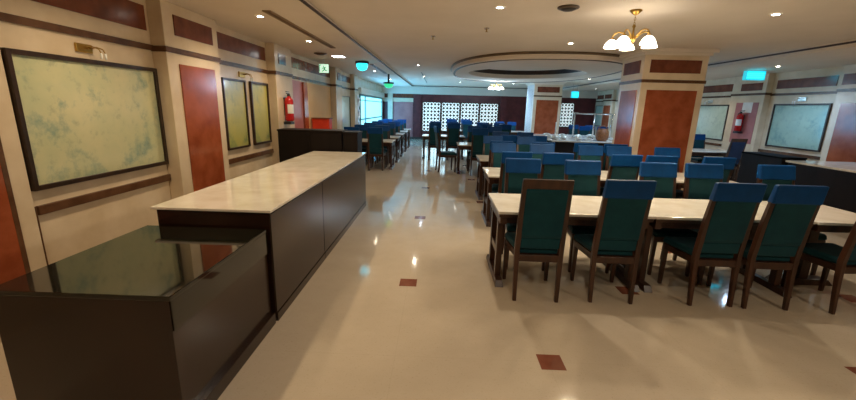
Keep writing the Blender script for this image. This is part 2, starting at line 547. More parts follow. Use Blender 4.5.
for k in range(4):
    screen_window(f'window_{k+1}', -.93+k*.995, -.93+k*.995+.97, .42, 1.94)
screen_window('window_5', 6.2, 6.92, .82, 2.06)
screen_window('window_6', 4.9, 5.6, .82, 2.06)

def big_window():
    y0, y1, z0, z1 = 14.75, 20.3, .55, 2.06
    x = XL
    bm = bmesh.new(); t = .06
    box(bm, x, x+.05, y0, y0+t, z0, z1); box(bm, x, x+.05, y1-t, y1, z0, z1)
    box(bm, x, x+.05, y0+t, y1-t, z0, z0+t); box(bm, x, x+.05, y0+t, y1-t, z1-t, z1)
    box(bm, x, x+.05, 15.75, 15.82, z0+t, z1-t)
    box(bm, x, x+.05, y0+t, y1-t, 1.12, 1.17)
    box(bm, x, x+.05, y0+t, y1-t, 1.84, 1.87)
    fr = struct(obj('window_7', bm, flat('teal window frame', srgb(70, 130, 132), .4)))
    struct(one('window_pane', (x+.004, x+.014, y0+t, y1-t, z0+t, z1-t), SKYPANE, fr))
    struct(one('window_lintel', (x, x+.10, 14.65, 20.8, 2.08, 2.30), SOFF, fr))
big_window()

# ---- columns
def column(name, x0, x1, y0, y1, left_mat, left_panel=True):
    c = struct(one(name, (x0, x1, y0, y1, 0, ZC-.002), WALL, None, .006))
    for e, za, zb in ((.035, 2.60, 2.645), (.09, 2.645, 2.699)):
        struct(one('column_cornice', (x0-e, x1+e, y0-e, y1+e, za, zb), PAINT, c, .004))
    struct(one('column_band', (x0-.012, x1+.012, y0-.012, y1+.012, 2.155, 2.205), BROWN, c))
    struct(one('column_base', (x0-.015, x1+.015, y0-.015, y1+.015, 0, .12), BROWN, c))
    p = .11
    struct(one('column_panel', (x0+p, x1-p, y0-.010, y0, .3, 2.035), REDMARBLE, c))
    struct(one('column_upper_panel', (x0+p, x1-p, y0-.010, y0, 2.315, 2.525), REDDARK, c))
    if left_panel:
        struct(one('column_side_panel', (x0-.010, x0, y0+p, y1-p, .3, 2.035), left_mat, c))
        struct(one('column_side_upper_panel', (x0-.010, x0, y0+p, y1-p, 2.315, 2.525), REDDARK, c))
    struct(one('column_rear_panel', (x0+p, x1-p, y1, y1+.010, .3, 2.035), REDMARBLE, c))
    struct(one('column_right_panel', (x1, x1+.010, y0+p, y1-p, .3, 2.035), REDMARBLE, c))
    return c
column('column', 3.41, 4.47, 7.0, 7.82, REDMARBLE)
c2 = column('column', 3.58, 4.64, 15.5, 16.7, REDMARBLE, False)
struct(one('column_side_panel', (3.565, 3.58, 15.52, 16.68, .05, 2.64), flat('white window reflection', (.80, .79, .78), .25), c2))  # window light reflected on this face, put into a white side panel
bm = bmesh.new()
for k in range(18):
    zc = .6+k*.105
    for yc in (15.85, 16.35):
        tube(bm, [(3.562, yc+.17*math.cos(a*math.pi/4), zc+.05*math.sin(a*math.pi/4)) for a in range(9)], .014, 5)
struct(obj('column_lattice_reflection', bm, flat('grey reflected lattice', (.42, .40, .42), .4), c2))  # the reflected lattice pattern, built as grey links

# ------------------------------------------------------------------ pictures on the walls
def picture(side, y0, y1, z0, z1, canvas, label, group, fw=.045):
    x = XL if side < 0 else XR
    d = 1 if side < 0 else -1
    root = thing('framed_picture', label, 'picture', (x, (y0+y1)/2, z0), 0, group)
    hw, h = (y1-y0)/2, z1-z0
    def bx(bm, a, b, ya, yb, za, zb):
        box(bm, min(d*a, d*b), max(d*a, d*b), ya, yb, za, zb)
    bm = bmesh.new()
    bx(bm, .001, .04, -hw, -hw+fw, 0, h); bx(bm, .001, .04, hw-fw, hw, 0, h)
    bx(bm, .001, .04, -hw+fw, hw-fw, 0, fw); bx(bm, .001, .04, -hw+fw, hw-fw, h-fw, h)
    obj('frame', bm, FRAMEDK, root, .004)
    bm = bmesh.new(); bx(bm, .001, .018, -hw+fw-.003, hw-fw+.003, fw-.003, h-fw+.003)
    obj('canvas', bm, canvas, root)
    return root
G = 'framed pictures along the walls'
picture(-1, 2.71, 4.165, .975, 1.975, PAINT1, 'large pale green picture in a dark frame, nearest on the left wall', G, .037)
picture(-1, 5.42, 6.07, .985, 1.98, PAINT2, 'narrow yellow-green picture, the nearer of the close pair beyond the russet panel', G, .03)
picture(-1, 6.23, 6.86, .985, 1.98, PAINT2, 'narrow yellow-green picture, the farther of the close pair, beside the extinguisher pier', G, .035)
picture(-1, 11.88, 13.1, .75, 1.93, PAINT4, 'tall pale mint picture on the left wall just before the daylit window', G, .02)
picture(1, 8.40, 9.80, .94, 1.935, PAINT3, 'grey-green picture in a black frame, nearest on the right wall', G, .035)
picture(1, 11.28, 12.9, .94, 1.93, PAINT4, 'pale green picture on the right wall seen beyond the wall extinguisher', G, .035)
picture(1, 19.65, 20.7, .95, 1.95, PAINT4, 'small pale picture at the far end of the right wall above the buffet', G, .03)

def picture_light(side, y, z, label, size=1.0, lit=False):
    x = XL if side < 0 else XR
    d = 1 if side < 0 else -1
    met = BRASS if side < 0 else CHROME
    root = thing('picture_light', label, 'picture light', (x, y, z), 0, 'small lights above the pictures')
    s = size
    bm = bmesh.new()
    box(bm, min(0.001*d, .02*d), max(.001*d, .02*d), -.10*s, .10*s, -.045*s, .045*s)
    obj('wall_plate', bm, met, root, .006)
    bm = bmesh.new()
    for yy in (.02, .075):
        tube(bm, [(d*.015, yy*s, 0), (d*.07, yy*s, .02*s), (d*.11, (yy+.02)*s, 0), (d*.12, (yy+.03)*s, -.04*s)], .006*s, 8)
    obj('arm', bm, met, root, smooth=True)
    bm = bmesh.new()
    for yy in (.05, .105):
        lathe(bm, [(.006*s, .0), (.012*s, -.012*s), (.010*s, -.06*s), (.003*s, -.065*s)], 12, Matrix.Translation((d*.12, yy*s, -.04*s)))
    obj('bulb', bm, WHITE, root, smooth=True)
    return root
picture_light(-1, 3.36, 2.06, 'brass two-arm picture light above the large pale picture on the left', .78)
picture_light(-1, 6.02, 2.06, 'brass picture light above the close pair of narrow pictures', .9)
picture_light(1, 9.1, 2.03, 'pale metal picture light above the nearest picture on the right wall', 1.0)
picture_light(1, 12.1, 2.03, 'pale metal picture light above the pale picture beyond the right wall extinguisher', .9)

# ------------------------------------------------------------------ counters on the left
def left_counter():
    # low granite counter
    r = thing('buffet_counter', 'low dark counter with polished black-green granite top, nearest at bottom left', 'counter', (-1.66, 2.15, 0))
    x0, x1, y0, y1 = -.46, .425, -.53, .515
    bm = bmesh.new(); box(bm, x0+.01, x1-.012, y0+.004, y1, .09, .735); obj('body', bm, WALNUT, r, .003)
    bm = bmesh.new(); box(bm, x0, x1, y0, y1, .735, .76); obj('worktop', bm, GRANITE, r, .004)
    bm = bmesh.new(); box(bm, x1-.0125, x1-.002, y0+.012, y1, .575, .735); obj('edge_apron', bm, GRANITE, r)
    bm = bmesh.new(); box(bm, x0+.04, x1+.02, y0+.03, y1, 0, .09); obj('plinth', bm, WALNUT, r, .003)
    # long marble counter: two cabinet runs under one continuous slab
    ys = ((2.69, 3.97), (3.975, 6.40))
    for (a, b), lab in zip(ys, ('dark walnut counter cabinet under the white slab, nearer half with the end panel', 'dark walnut counter cabinet under the white slab, farther half toward the black station')):
        c = thing('counter_cabinet', lab, 'cabinet', (-1.645, (a+b)/2, 0), 0, 'cabinets under the white marble slab')
        h = (b-a)/2
        bm = bmesh.new(); box(bm, -.41, .425, -h+.002, h-.002,   .07, .877); obj('body', bm, WALNUT, c, .003)
        bm = bmesh.new(); box(bm, .425, .432, -h+.006, h-.006, .075, .862); obj('front_panel', bm, WALNUT, c, .002)
        bm = bmesh.new(); box(bm, -.38, .438, -h+.003, h-.003, 0, .07); obj('plinth', bm, WALNUT, c, .003)
    bm = bmesh.new(); box(bm, -2.085, -1.20, 2.67, 6.42, .878, .898)
    tag(obj('marble_countertop', bm, MARBLE, None, .004), 'long white marble slab lying over the walnut counter on the left', 'countertop')
left_counter()

def station(name, label, x0, x1, y0, y1, h, mat, top=None, group=None, doors=2):
    c = thing(name, label, 'cabinet', ((x0+x1)/2, (y0+y1)/2, 0), 0, group)
    hx, hy = (x1-x0)/2, (y1-y0)/2
    bm = bmesh.new(); box(bm, -hx, hx, -hy, hy, .06, h-.03); obj('body', bm, mat, c, .004)
    bm = bmesh.new(); box(bm, -hx-.01, hx+.01, -hy-.01, hy+.01, h-.03, h); obj('top', bm, top or mat, c, .003)
    bm = bmesh.new(); box(bm, -hx+.04, hx-.04, -hy+.04, hy-.04, 0, .06); obj('plinth', bm, BLACK, c)
    w = 2*hx/doors
    for k in range(doors):
        bm = bmesh.new(); box(bm, -hx+k*w+.006, -hx+(k+1)*w-.006, -hy-.012, -hy, .08, h-.045); d = obj('door', bm, mat, c, .002)
    return c
station('service_station', 'wide near-black service cabinet standing across the end of the white counter', -2.71, -1.625, 6.52, 6.9, 1.235, WENGE)
station('service_station', 'smaller near-black cabinet at the right end of the wide black one, beside the aisle', -1.60, -1.36, 6.50, 6.88, 1.22, WENGE, doors=1)
one_box = thing('red_cabinet', 'orange-red box standing against the beige wall behind the black station', 'cabinet', (-2.75, 9.2, 0))
bm = bmesh.new(); box(bm, -.2, .2, -.12, .12, .0, 1.33); obj('body', bm, REDBOX, one_box, .01)
bm = bmesh.new(); box(bm, -.215, .215, -.135, .135, 1.33, 1.355); obj('lid', bm, two_tone('brown wood lid', srgb(120, 60, 30), srgb(140, 76, 40), 6, .4), one_box, .004)

# right-hand counters
def right_counter():
    for a, b, lab in ((3.0, 5.0, 'near-black cabinet under the right white slab, nearer run'), (5.005, 7.0, 'near-black cabinet under the right white slab, farther run')):
        c = thing('counter_cabinet', lab, 'cabinet', (6.72, (a+b)/2, 0), 0, 'cabinets under the right white slab')
        h = (b-a)/2
        bm = bmesh.new(); box(bm, -.56, .56, -h, h, .07, .868); obj('body', bm, WENGE, c, .003)
        bm = bmesh.new(); box(bm, -.567, -.56, -h+.008, h-.008, .08, .862); obj('front_panel', bm, WENGE, c, .002)
        bm = bmesh.new(); box(bm, -.52, .52, -h, h, 0, .07); obj('plinth', bm, BLACK, c)
    bm = bmesh.new(); box(bm, 6.13, 7.30, 2.98, 7.03, .869, .90)
    tag(obj('marble_countertop', bm, MARBLE, None, .004), 'white marble slab on the black counter by the right wall', 'countertop')
right_counter()
station('service_station', 'black cabinet continuing beyond the white-topped counter on the right', 6.10, 6.52, 7.07, 8.0, .945, WENGE, two_tone('matt black top', srgb(14, 16, 18), srgb(20, 22, 24), 6, .8, spec=.05))

# ------------------------------------------------------------------ tables
def make_table(label, group):
    t = thing('dining_table', label, 'table', (0, 0, 0), 0, group)
    hx, hy = .70, .40
    bm = bmesh.new(); box(bm, -hx, hx, -hy, hy, .725, .75); obj('tabletop', bm, MARBLE, t, .004)
    bm = bmesh.new()
    box(bm, -hx+.008, hx-.008, -hy+.008, hy-.008, .695, .725); obj('top_frame', bm, CHWOOD, t, .003)
    for s in (-1, 1):
        bm = bmesh.new(); box(bm, -hx+.06, hx-.06, s*(hy-.08)-.01, s*(hy-.08)+.01, .625, .695)
        obj('apron', bm, CHWOOD, t, .002)
    for s in (-1, 1):
        bm = bmesh.new()
        x = s*.645
        box(bm, x-.03, x+.03, -.36, .36, .622, .694)
        post(bm, (x, -.20, .055), (x, -.20, .623), .055, .075, .055, .075)
        post(bm, (x, .20, .055), (x, .20, .623), .055, .075, .055, .075)
        box(bm, x-.02, x+.02, -.19, .19, .26, .33)
        leg = obj('leg', bm, CHWOOD, t, .004)
        bm = bmesh.new()
        hexa(bm, [(x-.04, -.38, 0), (x+.04, -.38, 0), (x+.04, .38, 0), (x-.04, .38, 0)],
                 [(x-.032, -.34, .058), (x+.032, -.34, .058), (x+.032, .34, .058), (x-.032, .34, .058)])
        obj('foot', bm, CHWOOD, leg, .004)
    return t

def make_small_table(label, group):
    t = thing('dining_table', label, 'table', (0, 0, 0), 0, group)
    hx, hy = .36, .42
    bm = bmesh.new(); box(bm, -hx, hx, -hy, hy, .725, .75); obj('tabletop', bm, MARBLE, t, .004)
    bm = bmesh.new(); box(bm, -hx+.008, hx-.008, -hy+.008, hy-.008, .66, .725); obj('top_frame', bm, CHWOOD, t, .003)
    bm = bmesh.new()
    box(bm, -.25, .25, -.07, .07, .59, .66); post(bm, (0, 0, .055), (0, 0, .59), .09, .09, .09, .09)
    leg = obj('leg', bm, CHWOOD, t, .004)
    bm = bmesh.new(); hexa(bm, [(-.28, -.08, 0), (.28, -.08, 0), (.28, .08, 0), (-.28, .08, 0)], [(-.24, -.06, .055), (.24, -.06, .055), (.24, .06, .055), (-.24, .06, .055)])
    obj('foot', bm, CHWOOD, leg, .004)
    return t
_tab = []
def place_table(x0, yn, label, group):
    loc = (x0+.70, yn+.42, 0)
    if not _tab:
        t = make_table(label, group); t.location = loc; _tab.append(t)
        return t
    return dup(_tab[0], loc, 0, label, group)

# ------------------------------------------------------------------ chairs
SEATZ = .47
def make_chair(label, group, cap=True, up=TEAL):
    c = thing('dining_chair', label, 'chair', (0, 0, 0), 0, group)
    # rear foot line is y = 0, the chair faces +y
    for s in (-1, 1):                       # rear legs run on up as the stiles of the back
        bm = bmesh.new()
        def sec(x, y, z, w, d):
            return [(x-w/2, y-d/2, z), (x+w/2, y-d/2, z), (x+w/2, y+d/2, z), (x-w/2, y+d/2, z)]
        S = [sec(s*.176, -.012, 0, .030, .034), sec(s*.179, .012, .30, .038, .042), sec(s*.180, .020, .47, .042, .048), sec(s*.178, -.020, .80, .040, .042), sec(s*.174, -.075, 1.108, .038, .030)]
        V = [[bm.verts.new(p) for p in q] for q in S]
        bm.faces.new(V[0][::-1]); bm.faces.new(V[-1])
        for u, v in zip(V, V[1:]):
            for i in range(4):
                bm.faces.new((u[i], u[(i+1) % 4], v[(i+1) % 4], v[i]))
        obj('rear_leg', bm, CHWOOD, c, .004)
    for s in (-1, 1):
        bm = bmesh.new(); post(bm, (s*.195, .43, 0), (s*.195, .43, .415), .030, .030, .044, .044)
        obj('front_leg', bm, CHWOOD, c, .004)
    bm = bmesh.new()
    hexa(bm, [(-.165, .0, .365), (.165, .0, .365), (.217, .452, .365), (-.217, .452, .365)], [(-.165, .0, .425), (.165, .0, .425), (.217, .452, .425), (-.217, .452, .425)])
    obj('seat_frame', bm, CHWOOD, c, .004)
    bm = bmesh.new()
    hexa(bm, [(-.168, .03, .425), (.168, .03, .425), (.225, .468, .425), (-.225, .468, .425)], [(-.162, .035, .485), (.162, .035, .485), (.215, .455, .49), (-.215, .455, .49)])
    obj('seat', bm, up, c, .022, 3)
    # back rails following the lean
    def yb(z): return .020-.040*(z-.47)/.33 if z < .8 else -.020-.055*(z-.80)/.30
    bm = bmesh.new()
    for za, zb in ((1.025, 1.108),):
        hexa(bm, [(-.166, yb(za)-.015, za), (.166, yb(za)-.015, za), (.166, yb(za)+.015, za), (-.166, yb(za)+.015, za)],
                 [(-.166, yb(zb)-.013, zb), (.166, yb(zb)-.013, zb), (.166, yb(zb)+.013, zb), (-.166, yb(zb)+.013, zb)])
    obj('top_rail', bm, CHWOOD, c, .004)
    bm = bmesh.new()
    za, zb = .487, .584
    hexa(bm, [(-.162, yb(za)-.016, za), (.162, yb(za)-.016, za), (.162, yb(za)+.018, za), (-.162, yb(za)+.018, za)],
             [(-.162, yb(zb)-.016, zb), (.162, yb(zb)-.016, zb), (.162, yb(zb)+.018, zb), (-.162, yb(zb)+.018, zb)])
    obj('lower_back_pad', bm, up, c, .008)
    bm = bmesh.new()
    za, zm, zb = .585, .8, 1.026
    t = .026
    L = [[(-.162, yb(z)-t*k, z), (.162, yb(z)-t*k, z), (.162, yb(z)+t*k, z), (-.162, yb(z)+t*k, z)] for z, k in ((za, .75), (za+.03, 1), (zm, 1.05), (zb-.03, 1), (zb, .75))]
    V = [[bm.verts.new(p) for p in q] for q in L]
    bm.faces.new(V[0][::-1]); bm.faces.new(V[-1])
    for u, v in zip(V, V[1:]):
        for i in range(4):
            bm.faces.new((u[i], u[(i+1) % 4], v[(i+1) % 4], v[i]))
    obj('backrest', bm, up, c, .006)
    if cap:
        bm = bmesh.new()
        za, zb = .962, 1.120
        hexa(bm, [(-.196, yb(za)-.032, za), (.196, yb(za)-.032, za), (.196, yb(za)+.034, za), (-.196, yb(za)+.034, za)],
                 [(-.196, yb(zb)-.024, zb), (.196, yb(zb)-.024, zb), (.196, yb(zb)+.024, zb), (-.196, yb(zb)+.024, zb)])
        obj('head_cover', bm, BLUE, c, .012, 3)
    return c
_ch = {}
def chair(x, y, face, label, group, kind='cap', rz=0.0):
    """x, y: middle of the rear feet line; face = 1 looks away from the camera, -1 towards it"""
    r = (0 if face > 0 else math.pi) + rz
    if kind not in _ch:
        c = make_chair(label, group, cap=(kind == 'cap'), up=NAVY if kind == 'navy' else TEAL)
        c.location = (x, y, 0); c.rotation_euler = (0, 0, r); _ch[kind] = c
    else:
        c = dup(_ch[kind], (x, y, 0), r, label, group)
    c.scale = (1.05, 1, 1) if kind == 'plain' else ((1, 1, 1.06) if group == 'chairs before the lattice screens' else (1, 1, 1))
    return c

ORD = ['first', 'second', 'third', 'fourth', 'fifth', 'sixth']
R = lambda a: math.radians(random.uniform(-a, a))
def chairs(xs, y, face, desc, group, kinds=None, jit=1.5, from_='from the left'):
    for i, x in enumerate(xs):
        k = (kinds or {}).get(i, 'cap')
        chair(x, y+random.uniform(-.012, .012), face, desc.format(ORD[i], from_), group, k, R(jit))

# front row
TG = 'marble-topped tables set in rows'
place_table(.56, 3.385, 'marble-topped table at the aisle end of the front row', TG)
place_table(1.965, 3.385, 'marble-topped table in the middle of the front row', TG)
st = make_small_table('short marble-topped table closing the right end of the front row', TG); st.location = (3.73, 3.805, 0)
GN = 'chairs at the near side of the front row'
chair(.895, 3.19, 1, 'dark wooden chair without a blue cover, showing its plain framed back, front row left', GN, 'plain', R(1))
chair(1.562, 3.21, 1, 'blue-capped teal chair right of the uncovered one, second in the front row', GN, 'cap', R(1))
chair(2.44, 3.222, 1, 'blue-capped teal chair, third in the front row, just past the first table joint', GN, 'cap', R(1))
chair(2.90, 3.20, 1, 'blue-capped teal chair, fourth in the front row, close beside the third', GN, 'cap', R(1))
chair(3.615, 3.17, 1, 'blue-capped chair cut by the right picture edge, fifth in the front row', GN, 'cap', math.radians(4))
chairs((.95, 1.61, 2.44, 2.94), 4.295, -1, 'blue-capped chair on the far side of the front row tables, {} {}', 'chairs at the far side of the front row')
chair(3.78, 4.35, -1, 'blue-capped chair on the far side of the front row tables, last on the right', 'chairs at the far side of the front row')
# second row
dup(st, (3.775, 5.75, 0), 0, 'short marble-topped table closing the right end of the second row', TG)
for x0, w in ((.70, 'aisle end'), (2.105, 'middle')):
    t2 = place_table(x0, 5.33, f'marble-topped table at the {w} of the second row' if w != 'middle' else 'marble-topped table in the middle of the second row', TG)
    if w == 'middle':
        t2.scale = (.93, 1, 1); t2.location.x = x0+.651
chairs((1.02, 1.55, 2.435, 2.885, 3.62), 5.16, 1, 'blue-capped chair on the near side of the second row tables, {} {}', 'chairs at the near side of the second row')
chairs((1.05, 1.66, 2.44, 2.89, 3.66), 6.28, -1, 'blue-capped chair on the far side of the second row tables, {} {}', 'chairs at the far side of the second row')
# third row
place_table(.75, 7.0, 'marble-topped table at the aisle end of the third row', TG)
dup(st, (2.52, 7.42, 0), 0, 'short marble-topped table in the middle of the third row', TG)
dup(st, (3.13, 7.42, 0), 0, 'narrow marble-topped table of the third row against the near column', TG).scale = (.68, 1, 1)
chairs((1.08, 1.79, 2.52, 3.02), 6.84, 1, 'blue-capped chair on the near side of the third row tables, {} {}', 'chairs at the near side of the third row')
chairs((1.10, 1.78), 7.97, -1, 'blue-capped chair on the far side of the third row tables, {} {}', 'chairs at the far side of the third row')
# fourth, short row before the buffet
place_table(1.15, 8.62, 'marble-topped table of the short fourth row before the buffet', TG)
chairs((1.5, 2.1), 8.50, 1, 'blue-capped chair on the near side of the fourth row table, {} {}', 'chairs of the fourth row')
chairs((1.5, 2.1), 9.59, -1, 'blue-capped chair on the far side of the fourth row table, {} {}', 'chairs of the fourth row')

# rows by the daylit window at the back left
for k, y in enumerate((10.2, 11.65, 13.1, 14.6, 16.1)):
    place_table(-2.62, y, f'marble-topped table by the left wall, {ORD[k]} of the window rows from the front', 'tables by the window')
    chairs((-1.64, -2.24), y-.13, 1, f'blue-capped chair, near side of the {ORD[k]} window table, {{}} {{}}', 'chairs by the window', from_='from the aisle')
    chairs((-1.64, -2.24), y+.97, -1, f'blue-capped chair, far side of the {ORD[k]} window table, {{}} {{}}', 'chairs by the window', from_='from the aisle')

# middle tables before the lattice screens
MG = 'tables before the lattice screens'
place_table(.47, 9.86, 'marble-topped table in the middle of the hall with a chair at its left end', MG)
place_table(-.56, 12.75, 'marble-topped table farther up the aisle before the lattice screens', MG)
place_table(1.15, 12.9, 'marble-topped table right of the aisle table before the lattice screens', MG)
place_table(.10, 16.2, 'marble-topped table farthest back right in front of the lattice screens', MG)
CG = 'chairs before the lattice screens'
chair(1.0, 9.70, 1, 'blue-capped chair at the near side of the mid-hall table, beside the end chair', CG)
chair(-.02, 10.28, 1, 'blue-capped chair turned sideways at the left end of the mid-hall table', CG, 'cap', math.radians(-78))
chairs((.98, 1.52), 10.84, -1, 'blue-capped chair on the far side of the mid-hall table, {} {}', CG)
chairs((-.14, .46), 12.58, 1, 'blue-capped chair, near side of the aisle table before the screens, {} {}', CG)
chairs((-.14, .46), 13.70, -1, 'blue-capped chair, far side of the aisle table before the screens, {} {}', CG)
chairs((1.5, 2.1), 12.77, 1, 'blue-capped chair, near side of the table right of the aisle one, {} {}', CG)
chairs((1.5, 2.1), 13.88, -1, 'blue-capped chair, far side of the table right of the aisle one, {} {}', CG)
chairs((.50, 1.12), 16.07, 1, 'blue-capped chair, near side of the farthest table before the screens, {} {}', CG)
chairs((.50, 1.12), 17.18, -1, 'blue-capped chair, far side of the farthest table before the screens, {} {}', CG)
# right back
BG = 'chairs at the back right'
place_table(2.3, 16.6, 'marble-topped table by the maroon wall left of the far column', MG)
chairs((2.65, 3.2), 17.58, -1, 'blue-capped chair by the maroon wall left of the far column, {} {}', BG)
place_table(5.0, 14.9, 'marble-topped table behind the buffet toward the right wall', MG)
chairs((5.35, 6.0), 14.77, 1, 'blue-capped chair on the near side of the table behind the buffet, {} {}', BG)
chairs((5.35, 6.0), 15.88, -1, 'blue-capped chair on the far side of the table behind the buffet, {} {}', BG)
place_table(6.28, 9.93, 'marble-topped table by the right wall under the pale picture', MG)
chair(7.16, 9.64, 1, 'navy-black chair with its back to the camera at the right wall table', BG, 'navy', math.radians(4))
chair(7.12, 10.97, -1, 'blue-capped chair facing the camera behind the right wall table', BG)

# ------------------------------------------------------------------ buffet with sneeze guard
def buffet():
    x0, x1, y0, y1, h = 3.06, 5.35, 10.7, 13.6, .86
    c = thing('buffet_counter', 'dark buffet counter with pale marble top in the middle of the hall', 'counter', ((x0+x1)/2, (y0+y1)/2, 0))
    hx, hy = (x1-x0)/2, (y1-y0)/2
    bm = bmesh.new(); box(bm, -hx+.03, hx-.03, -hy+.03, hy-.03, .07, h-.03); obj('body', bm, WENGE, c, .004)
    bm = bmesh.new(); box(bm, -hx, hx, -hy, hy, h-.03, h); obj('worktop', bm, MARBLE, c, .004)
    bm = bmesh.new(); box(bm, -hx+.08, hx-.08, -hy+.08, hy-.08, 0, .07); obj('plinth', bm, BLACK, c)
    g = thing('sneeze_guard', 'steel-framed glass sneeze guard on the buffet counter', 'sneeze guard', (4.58, 12.0, h))
    for xx, yy in ((-.55, 0), (-.13, -.45), (.56, 0)):
        bm = bmesh.new(); tube(bm, [(xx, yy, 0.0), (xx, yy, .72)], .022, 10); p = obj('post', bm, STEEL, g, smooth=True)
        bm = bmesh.new(); lathe(bm, [(.045, 0.0), (.045, .01), (.02, .02)], 16, Matrix.Translation((xx, yy, 0))); obj('base_flange', bm, STEEL, p, smooth=True)
    bm = bmesh.new(); tube(bm, [(-.60, 0, .72), (.62, 0, .72)], .02, 10); obj('top_rail', bm, STEEL, g, smooth=True)
    bm = bmesh.new(); tube(bm, [(-.13, -.45, .72), (.60, -.45, .72)], .018, 10); obj('front_rail', bm, STEEL, g, smooth=True)
    gm = NT('clear guard glass'); gm.base((.9, .97, .97)).set(Roughness=.02)
    gm.b.inputs['Transmission Weight'].default_value = 1.0; gm.b.inputs['IOR'].default_value = 1.1
    bm = bmesh.new(); box(bm, -.60, .62, -.46, .02, .742, .750); obj('glass_shelf', bm, gm.m, g)
    t = thing('buffet_tap', 'slim upright steel post with foot on the buffet in front of the far column', 'post', (3.62, 12.4, h))
    bm = bmesh.new(); lathe(bm, [(.05, 0), (.05, .012), (.018, .03), (.014, .40), (.02, .41), (.02, .43), (.004, .45)], 14); obj('post', bm, CHROME, t, smooth=True)
    # dishes
    DG = 'white dishes on the buffet counter'
    spots = [(3.25, 11.15, .15), (3.58, 11.4, .13), (3.9, 11.1, .14), (3.3, 11.9, .14), (3.7, 11.85, .12), (4.1, 11.75, .15), (4.22, 11.3, .12), (3.42, 12.6, .15), (3.9, 12.6, .14), (4.35, 12.45, .13), (4.75, 12.5, .15), (4.95, 11.4, .12)]
    names = ['at the near left corner', 'behind the corner one', 'near the front edge', 'at the left edge, midway', 'left of the centre', 'at the centre', 'right of the centre', 'at the left edge, far back', 'at the foot of the slim post', 'under the guard, left', 'under the guard, right', 'beside the brown pot']
    first = None
    for (x, y, r), nm in zip(spots, names):
        lab = f'white dish on the buffet counter {nm}'
        if first is None:
            d = thing('dish', lab, 'dish', (x, y, h), 0, DG)
            bm = bmesh.new(); lathe(bm, [(.07, 0.0), (.075, .008), (.15, .05), (.155, .055), (.145, .052), (.07, .014)], 24); obj('bowl', bm, WHITE, d, smooth=True)
            bm = bmesh.new(); lathe(bm, [(.12, .05), (.11, .075), (.06, .095), (.01, .10)], 24); obj('food_cover', bm, CHROME, d, smooth=True)
            first = d; d.scale = (r/.155,)*3
        else:
            dup(first, (x, y, h), 0, lab).scale = (r/.155,)*3
    p = thing('round_pot', 'brown rounded pot standing on the buffet under the sneeze guard', 'pot', (4.52, 11.05, h))
    bm = bmesh.new(); lathe(bm, [(.11, 0), (.155, .06), (.175, .15), (.165, .24), (.14, .30), (.125, .32), (.132, .335)], 28); obj('body', bm, BASKET, p, smooth=True)
    bm = bmesh.new(); tube(bm, arc((0, 0, .28), .135, 0, math.pi, 12), .012, 8); obj('handle', bm, BASKET, p, smooth=True)
buffet()

# ------------------------------------------------------------------ fire extinguishers, signs
def extinguisher(side, x, y, z, label):
    d = 1 if side < 0 else -1
    r = thing('fire_extinguisher', label, 'fire extinguisher', (x+d*.085, y, z), 0, 'red fire extinguishers on the walls')
    bm = bmesh.new(); lathe(bm, [(.055, 0), (.075, .012), (.078, .03), (.078, .36), (.065, .405), (.03, .43), (.026, .45)], 24); obj('cylinder', bm, REDPAINT, r, smooth=True)
    bm = bmesh.new(); lathe(bm, [(.028, .445), (.028, .48), (.015, .49)], 14); box(bm, -.012, .012, -.10, .03, .485, .50); box(bm, -.012, .012, -.11, .02, .515, .528); obj('valve', bm, BLACK, r)
    bm = bmesh.new(); tube(bm, [(0, .03, .465), (0, .085, .44), (0, .105, .34), (0, .10, .16), (0, .095, .06)], .012, 8); obj('hose', bm, BLACK, r, smooth=True)
    bm = bmesh.new(); lathe(bm, [(.0792, .14), (.0792, .30)], 24, None, False)
    bmesh.ops.delete(bm, geom=[f for f in bm.faces if not (f.calc_center_median().x*d > .01 and f.calc_center_median().y < .03)], context='FACES')
    obj('paper_label', bm, WHITE, r)
    bm = bmesh.new(); box(bm, -.085, -.07, -.03, .03, .1, .42); box(bm, -.085, .05, -.085, .085, -.055, -.005)
    if d < 0: bmesh.ops.scale(bm, vec=(-1, 1, 1), verts=bm.verts[:])
    obj('bracket', bm, BLACK, r)
    return r
extinguisher(-1, -2.85, 7.24, 1.34, 'red fire extinguisher hanging on the left wall pier above the black station')
extinguisher(1, 7.842, 10.5, 1.25, 'red fire extinguisher on the mauve board of the right wall')

